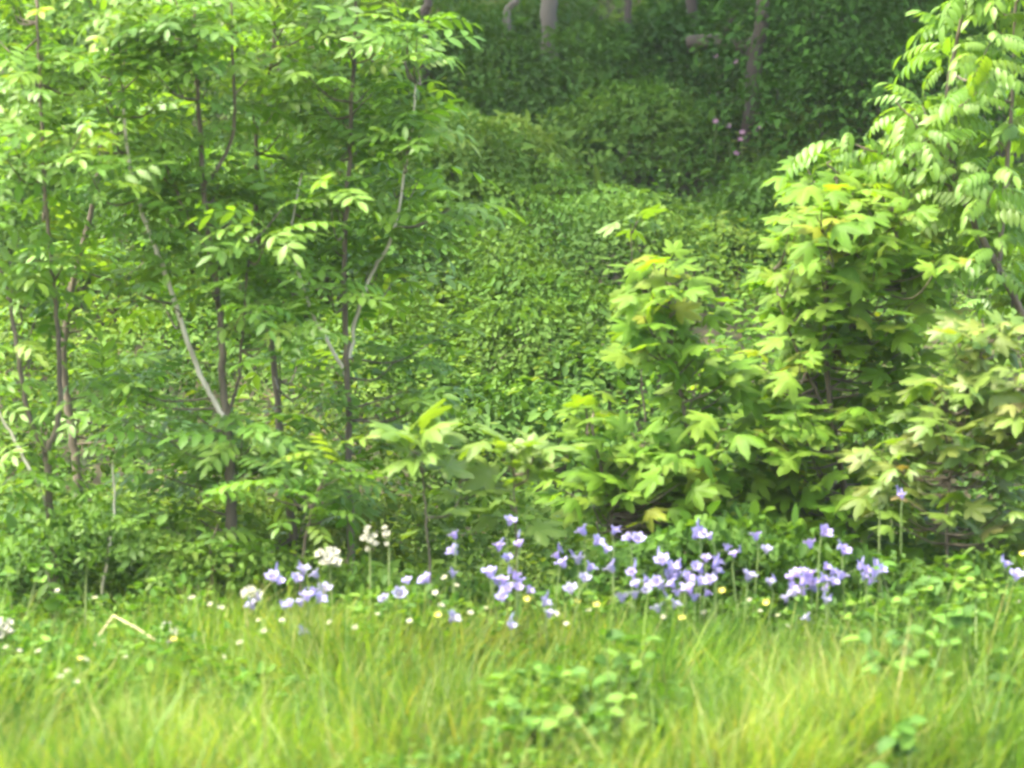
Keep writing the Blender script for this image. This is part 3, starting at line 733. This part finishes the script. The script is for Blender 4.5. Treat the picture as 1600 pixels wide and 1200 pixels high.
# ------------------------------------------------------------------ bluebells
def bell_mesh(mat, name):
    n = 30; V = []; F = []
    prof = [(0, .12, 0), (.15, .34, 0), (.38, .46, 0), (.6, .56, .05), (.8, .8, .45), (.9, 1.2, 1.0)]
    for z, r_, m in prof:
        for i in range(n):
            a = 2 * math.pi * i / n; lob = abs(math.cos(3 * a)) ** .8
            rr = r_ * (1 - m * .36 * (1 - lob)); zz = z - m * .26 * (1 - lob)
            V.append((rr * math.cos(a), rr * math.sin(a), zz))
    for k in range(len(prof) - 1):
        for i in range(n):
            j = (i + 1) % n
            F.append([k * n + i, k * n + j, (k + 1) * n + j, (k + 1) * n + i])
    b = Buf(); b.raw(np.array(V) * [.0135, .0135, .0205], F, np.repeat(np.linspace(0, 1, len(prof)), n))
    return b.mesh(name, M[mat])
BELLS = [bell_mesh('violet', 'violet_bell'), bell_mesh('lilac', 'lilac_bell'), bell_mesh('greylilac', 'faded_bell'), bell_mesh('white', 'white_bell')]
def anther_mesh():
    b = Buf()
    for k in range(5):
        a = k * 2 * math.pi / 5
        tube(b, np.array([[0, 0, .003], [.002 * math.cos(a), .002 * math.sin(a), .012], [.0035 * math.cos(a), .0035 * math.sin(a), .018]]), .0007, .0013, 5)
    return b.mesh('anthers', M['cream'])
ANTH = anther_mesh()
def bud_mesh():
    b = Buf(); tube(b, np.array([[0, 0, 0], [0, 0, .003], [0, 0, .007], [0, 0, .012], [0, 0, .015]]), .0022, .0014, 7, tint=.5)
    return b.mesh('bud', M['violet'])
BUD = bud_mesh()

def link_mesh(name, me, parent, loc, axis, scale=1.0):
    o = bpy.data.objects.new(name, me); sc.collection.objects.link(o); o.parent = parent
    o.location = tuple(loc); o.scale = (scale,) * 3
    o.rotation_mode = 'QUATERNION'; o.rotation_quaternion = Vector(axis).to_track_quat('Z', 'Y')
    return o

bells = [(435,903),(428,898),(397,942),(475,888),(497,893),(487,922),(472,938),(442,942),(505,918),(638,903),(664,902),(603,931),(625,924),(468,983),
 (713,832),(714,857),(708,893),(670,900),(795,811),(813,845),(780,851),(793,868),(766,893),(803,896),(808,912),(786,930),(776,905),(824,917),(703,962),(848,938),(858,956),(798,973),
 (873,863),(883,877),(903,872),(918,883),(912,900),(893,918),(915,826),(929,842),(946,854),(957,825),(960,884),
 (984,835),(996,839),(1093,824),(1083,832),(1111,833),(1037,873),(1064,876),(1103,868),(1115,889),(988,889),(1006,900),(1028,903),(1072,898),(1080,917),(1102,922),(972,932),(992,926),(1010,917),(1030,948),(1052,941),
 (1135,851),(1148,861),(1182,835),(1197,855),(1167,898),(1203,905),(1267,847),(1284,827),(1238,898),(1252,906),(1266,897),(1229,931),(1243,922),(1265,960),
 (1317,856),(1340,880),(1352,886),(1374,884),(1358,904),(1288,880),(1310,897),(1294,914),(1290,934),(1410,770),(1570,877),(1587,897),(1603,892),
 (1276,915),(1255,888),(1092,905),(1046,884),(1054,908),(1068,914),(1098,886),(1110,903),(1085,930),(1043,897),(1234,913),(1246,892),(1270,908),(1282,900),(1300,905),(1258,920),(1298,889),
 (785,903),(797,916),(812,905),(780,918),(480,930),(495,932),(462,900),(455,938),(996,908),(1020,910),(1035,912),(1365,893),(1348,897),(1060,892),(1116,876),(1086,878),(1058,922)]
faded = {(397,942),(475,888),(497,893),(472,938),(505,918),(468,983),(703,962),(798,973),(903,872),(912,900),(893,918),(972,932),(992,926),(1010,917),(1030,948),(1052,941),(1265,960),(1229,931),(1243,922),(960,884),(848,938),(858,956),(1290,934),(1197,855),(1167,898),(1203,905),(708,893),(603,931),(625,924)}
left_ = sorted(bells); plants = []
while left_:
    s = left_.pop(0); g = [s]
    for q in list(left_):
        if len(g) < 4 and abs(q[0] - s[0]) < 26 and abs(q[1] - s[1]) < 30:
            g.append(q); left_.remove(q)
    plants.append(g)
zones = [(0, 560, 'in the left patch by the cream flower head'), (560, 690, 'in the sparse row right of the white flowers'),
         (690, 745, 'in the stack below the left yellow seedling'), (745, 868, 'in the patch below the right yellow seedling'), (868, 970, 'in the patch left of the slim sycamore foot'),
         (970, 1058, 'in the low patch by the slim sycamore stem'), (1058, 1125, 'in the dense patch under the slim sycamore'),
         (1125, 1215, 'in the row right of the slim sycamore'), (1215, 1300, 'in the dense patch under the broad sycamore'),
         (1300, 1395, 'in the patch at the right end of the bluebells'), (1395, 1500, ''), (1500, 1700, 'at the right edge')]
ordn = ['first', 'second', 'third', 'fourth', 'fifth', 'sixth', 'seventh', 'eighth', 'ninth', 'tenth', 'eleventh', 'twelfth', 'thirteenth', 'fourteenth', 'fifteenth', 'sixteenth', 'seventeenth', 'eighteenth', 'nineteenth', 'twentieth']
rb = np.random.default_rng(77)
for z0, z1, phrase in zones:
    grp = sorted([g for g in plants if z0 <= np.mean([p[0] for p in g]) < z1], key=lambda g: np.mean([p[0] for p in g]))
    for i, g in enumerate(grp):
        ymean = np.mean([p[1] for p in g]); xm = np.mean([p[0] for p in g])
        Y = 6.38 - (ymean - 830) / 130 * .30 + rb.uniform(-.05, .05)
        if xm == 1410: Y = 6.45
        hue = 'faded lilac' if all(p in faded for p in g) else 'violet'
        if xm == 1410: lab = 'lone violet bluebell standing highest, in front of the yellowish sycamore'
        else: lab = f'{hue} bluebell, {ordn[i]} from the left {phrase}'
        W = [at(p[0] , p[1] + 10, Y + rb.uniform(-.02, .02)) for p in g]
        top = max(W, key=lambda q: q[2]); low = min(W, key=lambda q: q[2])
        bx = xm + rb.uniform(-12, 12); b0 = at(bx, 900, Y); b0[2] = float(ground(b0[0], Y))
        root = empty('bluebell', b0); tag(root, lab, 'bluebell', 'bluebells along the top of the grass slope')
        B = Buf()
        stem = smooth_line([b0 - [0, 0, .01], b0 * .6 + top * .4 + rb.normal(0, .006, 3), top * .9 + b0 * .1 + rb.normal(0, .004, 3), top + [0, 0, -.004]], 6)
        tube(B, stem, .0022, .0012, 6, tint=.3)
        flowers = []
        for q, p in zip(W, g):
            d = stem[np.argmin(np.abs(stem[:, 2] - (q[2] - .012)))]
            tube(B, smooth_line([d, (d + q) / 2 + [0, 0, .003], q], 3), .0009, .0009, 5, tint=.3)
            ax = np.array([(q[0] - d[0]) * 25 + rb.normal(0, .6), -.3 + rb.normal(0, .4), 1.0]); ax[0] = np.clip(ax[0], -.8, .8)
            kind = 2 if p in faded else (0 if rb.random() < .6 else 1)
            flowers.append((q, ax, kind))
        B.build('stem', M['stem'], root)
        for q, ax, kind in flowers:
            fo = link_mesh('flower', BELLS[kind], root, q - b0, ax, rb.uniform(.65, 1.05))
            link_mesh('anthers', ANTH, fo, (0, 0, 0), (0, 0, 1), .8)
        if rb.random() < .7:
            for _ in range(int(rb.integers(1, 3))):
                q = top + [rb.uniform(-.012, .012), rb.uniform(-.01, .01), rb.uniform(.004, .022)]
                link_mesh('bud', BUD, root, q - b0, (rb.normal(0, .4), rb.normal(0, .4), 1), 1)
        B = Buf()
        for _ in range(4):
            B.add(BL[int(rb.integers(1, 4))], b0[None], np.array([[rb.normal(0, .4), rb.normal(0, .4), 1]]), rb.normal(0, 1, (1, 3)), .2, .3)
        B.build('leaves', M['weed'], root)

# ------------------------------------------------------------------ white flower heads and small flowers
def flower_head(label, px, py, Y, n, spread, cat='white flower', name='white_bluebell', size=.8, elong=1.6):
    top = at(px, py, Y); b0 = top.copy(); b0[2] = float(ground(top[0], Y)); b0[0] += rb.uniform(-.015, .015)
    root = empty(name, b0); tag(root, label, cat, 'white flowers by the ash')
    B = Buf(); st = smooth_line([b0 - [0, 0, .01], (b0 + top) / 2 + rb.normal(0, .006, 3), top], 6); tube(B, st, .0025, .0015, 6, tint=.9)
    pos = []
    for _ in range(n):
        q = top + unit(rb.normal(0, 1, 3)) * spread * rb.uniform(.5, 1) * [1, 1, elong]; pos.append(q)
        tube(B, smooth_line([top - [0, 0, spread * .6], q], 3), .0008, .0008, 4, tint=.9)
    B.build('stem', M['stem'], root)
    for q in pos:
        a = q - top; link_mesh('flower', BELLS[3], root, q - b0, (a[0] * 30, a[1] * 30 - .5, .5), rb.uniform(.5, .8) * size)
flower_head('tall white bluebell, left one of the two above the violet ones', 578, 848, 6.35, 9, .013, size=.62, elong=2.3)
flower_head('tall white bluebell, right and slimmer one of the two above the violet ones', 608, 836, 6.36, 6, .011, size=.55, elong=2.2)
flower_head('large domed cream flower head beside the faded bluebells', 515, 876, 6.3, 20, .017, size=.85, elong=1.05, name='cream_flower')
flower_head('round whitish flower head at the left end of the bluebells', 396, 932, 6.2, 14, .015, size=.8, elong=.9, name='cream_flower')
flower_head('white flower head among the grass beside the end of the bent dry stalk', 266, 990, 6.05, 12, .018, size=.6, elong=1.3, name='cream_flower')
flower_head('white flower cluster cut by the left edge', 2, 985, 6.05, 14, .02, size=.7, elong=1, name='cream_flower')

def disc_flower_mesh(mat, petals, rad, cup, name):
    V = [(0, 0, 0)]; F = []
    for k in range(petals):
        a = 2 * math.pi * k / petals; w_ = math.pi / petals * .9
        i = len(V)
        V += [(rad * .55 * math.cos(a - w_), rad * .55 * math.sin(a - w_), cup * .5), (rad * math.cos(a - w_ * .6), rad * math.sin(a - w_ * .6), cup), (rad * 1.05 * math.cos(a), rad * 1.05 * math.sin(a), cup * 1.05),
              (rad * math.cos(a + w_ * .6), rad * math.sin(a + w_ * .6), cup), (rad * .55 * math.cos(a + w_), rad * .55 * math.sin(a + w_), cup * .5)]
        F += [[0, i, i + 1, i + 2], [0, i + 2, i + 3, i + 4]]
    b = Buf(); b.raw(V, F, .5); return b.mesh(name, M[mat])
DAISY = disc_flower_mesh('white', 5, .0055, .002, 'stitchwort'); BUTTER = disc_flower_mesh('yellow', 5, .007, .006, 'buttercup'); CAMP = disc_flower_mesh('pink', 5, .011, .003, 'campion')
def centre_mesh():
    b = Buf(); tube(b, np.array([[0, 0, 0], [0, 0, .0015], [0, 0, .003]]), .0012, .0008, 7); return b.mesh('centre', M['yellow'])
CENT = centre_mesh()
def small_flower(name, cat, label, grp, px, py, Y, me, tilt=.5, sc_=1.0, hmax=None):
    top = at(px, py, Y); g = float(ground(top[0], Y))
    if top[2] < g + .02:            # keep it above ground at its depth
        top[2] = g + .03
    b0 = np.array([top[0] + rb.uniform(-.02, .02), Y + rb.uniform(-.02, .02), g])
    root = empty(name, b0); tag(root, label, cat, grp)
    B = Buf(); tube(B, smooth_line([b0, (b0 + top) / 2 + rb.normal(0, .006, 3), top], 5), .0014, .0009, 5, tint=.4); B.build('stem', M['stem'], root)
    f = link_mesh('flower', me, root, top - b0, (rb.normal(0, .3), -tilt + rb.normal(0, .2), 1), sc_)
    link_mesh('centre', CENT, f, (0, 0, 0), (0, 0, 1))

def depth_for(py):      # depth at which a short plant's head shows at this height
    return float(np.clip(6.25 - (py - 930) / 240 * .95, 5.2, 6.4))
butter = [(823, 938, 'below the bluebell patch of the right yellow seedling'), (1128, 925, 'just right of the bluebells under the slim sycamore'), (1198, 943, 'between the two dense bluebell patches'),
          (901, 942, 'left one of the close pair left of centre-right bluebells'), (932, 947, 'right one of the close pair left of centre-right bluebells'), (683, 963, 'low in the grass left of the faded lilac bluebell'),
          (1065, 968, 'low in the grass below the slim sycamore'), (273, 1001, 'beside the white flower head at the left'), (125, 1030, 'in the grass below the leftmost ash'), (1598, 868, 'at the right edge above the bluebells')]
for px, py, ph in butter:
    small_flower('buttercup', 'buttercup', 'yellow buttercup ' + ph, 'buttercups in the grass', px, py, depth_for(py) - .05, BUTTER, .9, 1.0 if px != 125 else .7)
whites = [(695,903),(680,927),(666,935),(689,947),(713,915),(640,971),(555,981),(405,970),(412,987),(1590,940),(1187,955),(515,973),(60,1018),(30,1017),(8,1012),(95,1058),(120,1066),(350,1027),(195,1028),
 (132,1032),(105,1050),(1170,938),(1215,962),(1035,965),(1100,958),(870,960),(885,975),(920,955),(1515,928),(1450,905),(90,923),(1230,978),(760,950),(735,958),(590,960),(330,945),(345,950),(375,1005),(148,935),(300,935),(440,970)]
whites.sort()
wz = [(0, 230, 'at the left edge of the meadow'), (230, 460, 'in the grass under the thick forked ash'), (460, 650, 'in the grass below the white bluebells'), (650, 800, 'in the grass below the middle bluebells'),
      (800, 1060, 'in the grass left of the slim sycamore'), (1060, 1300, 'in the grass between the right bluebell patches'), (1300, 1700, 'at the right end of the meadow')]
for a, c, ph in wz:
    for i, (px, py) in enumerate([q for q in whites if a <= q[0] < c]):
        small_flower('stitchwort', 'stitchwort', f'tiny white flower, {ordn[i]} from the left {ph}', 'tiny white flowers in the grass', px, py, depth_for(py), DAISY, .6, rb.uniform(.8, 1.3))
pinks = [(1118,190),(1138,197),(1160,207),(1178,203),(1187,200),(1158,218),(1150,240),(1120,88),(1150,98)]
for i, (px, py) in enumerate(sorted(pinks)):
    Yp = 10.95 if py > 150 else 11.6
    small_flower('campion', 'campion', f'pink campion on the shaded bank below the grey trunk, {ordn[i]} from the left', 'pink campions below the grey trunk', px, py, Yp, CAMP, 1.0, 1.0)

# ------------------------------------------------------------------ weeds and stalks
def weed(label, px, py, Y, n, h, spread, size, seed, name='leafy_weed'):
    r = np.random.default_rng(seed); n = int(n * 1.5)
    b0 = at(px, py, Y); h = max(h, b0[2] - float(ground(b0[0], Y)) + .01); b0[2] = float(ground(b0[0], Y))
    root = empty(name, b0); tag(root, label, 'weed', 'broad-leaved weeds in the grass')
    S = Buf(); B = Buf()
    for k in range(n):
        t = b0 + [r.normal(0, spread), r.normal(0, spread * .7), r.uniform(.6, 1.25) * h]
        tube(S, smooth_line([b0, (b0 + t) / 2 + r.normal(0, .008, 3), t], 4), .0015, .001, 5, tint=.4)
        for q in range(4):
            d = r.normal(0, 1, 3) * [1, 1, .3]
            B.add(ROUND[int(r.integers(0, 2))], (t + r.normal(0, .004, 3))[None], d[None], (np.array([0, -.35, 1]) + r.normal(0, .3, 3))[None], size * r.uniform(.6, 1.3), r.random())
    S.build('stem', M['stem'], root); B.build('leaves', M['weed'], root)
weed('broad-leaved weed above the bare brown patch at bottom middle', 915, 1090, 5.7, 9, .16, .05, .027, 401)
weed('low broad-leaved weed left of the bare brown patch', 835, 1140, 5.5, 8, .13, .05, .025, 402)
weed('broad-leaved weed right of the bare brown patch with a dark gap beside it', 1035, 1140, 5.5, 9, .15, .05, .027, 403)
weed('broad-leaved weed at the bottom edge, left of the bare brown patch', 870, 1190, 5.45, 12, .14, .07, .027, 410)
weed('broad-leaved weed at the bottom edge, right of the bare brown patch', 1000, 1195, 5.42, 14, .15, .08, .027, 411)
weed('dark leafy weed in the grass below the slim sycamore', 975, 1030, 5.62, 9, .2, .045, .025, 404)
weed('dark leafy weed in the grass at the right, below the last bluebells', 1410, 1020, 5.66, 12, .19, .07, .027, 405)
weed('leafy weed at the right edge of the grass', 1530, 990, 5.8, 12, .16, .08, .025, 406)
weed('single leafy weed at bottom right', 1400, 1190, 5.15, 4, .12, .03, .036, 407)
weed('leafy weed at the left edge above the white flower cluster', 20, 930, 6.3, 12, .16, .07, .03, 408)
weed('small leafy weed at the crest under the broad sycamore', 1440, 925, 6.2, 12, .13, .08, .03, 409)

def stalk(label, pts, Y, r0, mat='dry', name='dry_stalk', grp=None):
    P = [at(px, py, Y + dy) for px, py, dy in pts]
    g = float(ground(P[0][0], P[0][1])); P[0][2] = min(P[0][2], g - .01)
    root = empty(name, P[0]); tag(root, label, 'stalk', grp)
    B = Buf(); tube(B, np.array(P), r0, r0 * .6, 6, tint=.7); B.build('stem', M[mat], root)
    B = Buf(); B.add(blade(.2, .05), np.array([P[1]]), np.array([P[-1] - P[1]]), np.array([[0, -1, .5]]), .02, .8); B.build('sheath', M[mat], root)
stalk('dry straw stalk bent over into an upside-down V at the lower left', [(115, 1050, 0), (150, 1000, 0), (177, 962, 0), (215, 982, -.03), (252, 1006, -.06)], 6.0, .0019)
stalk('upright brown grass stalk left of the bent dry stalk', [(132, 990, 0), (134, 920, 0), (137, 870, 0)], 6.2, .0022, 'stem')
stalk('tall thin stalk with a pale bud right of the lone bluebell', [(1372, 900, 0), (1374, 820, 0), (1375, 775, 0)], 6.5, .0018, 'stem')

# ------------------------------------------------------------------ added thin volume, lifts the shadows like lens glare
def glare_veil():
    b = Buf(); x0, x1, y0, y1, z0, z1 = -70, 70, -50, 100, CZ - 3.0, CZ + 12.5
    V = [(x, y, z) for z in (z0, z1) for y in (y0, y1) for x in (x0, x1)]
    b.raw(V, [[0, 2, 3, 1], [4, 5, 7, 6], [0, 1, 5, 4], [2, 6, 7, 3], [0, 4, 6, 2], [1, 3, 7, 5]])
    m = bpy.data.materials.new('glare_veil'); m.use_nodes = True; nt = m.node_tree; nt.nodes.clear()
    o = nt.nodes.new('ShaderNodeOutputMaterial'); v = nt.nodes.new('ShaderNodeVolumePrincipled')
    v.inputs['Color'].default_value = (.95, .97, .9, 1); v.inputs['Density'].default_value = .0010; v.inputs['Anisotropy'].default_value = .3
    nt.links.new(v.outputs[0], o.inputs['Volume'])
    tag(b.build('glare_veil', m, smooth=False), 'added thin volume that veils the shadows like lens glare', kind='stuff')
glare_veil()
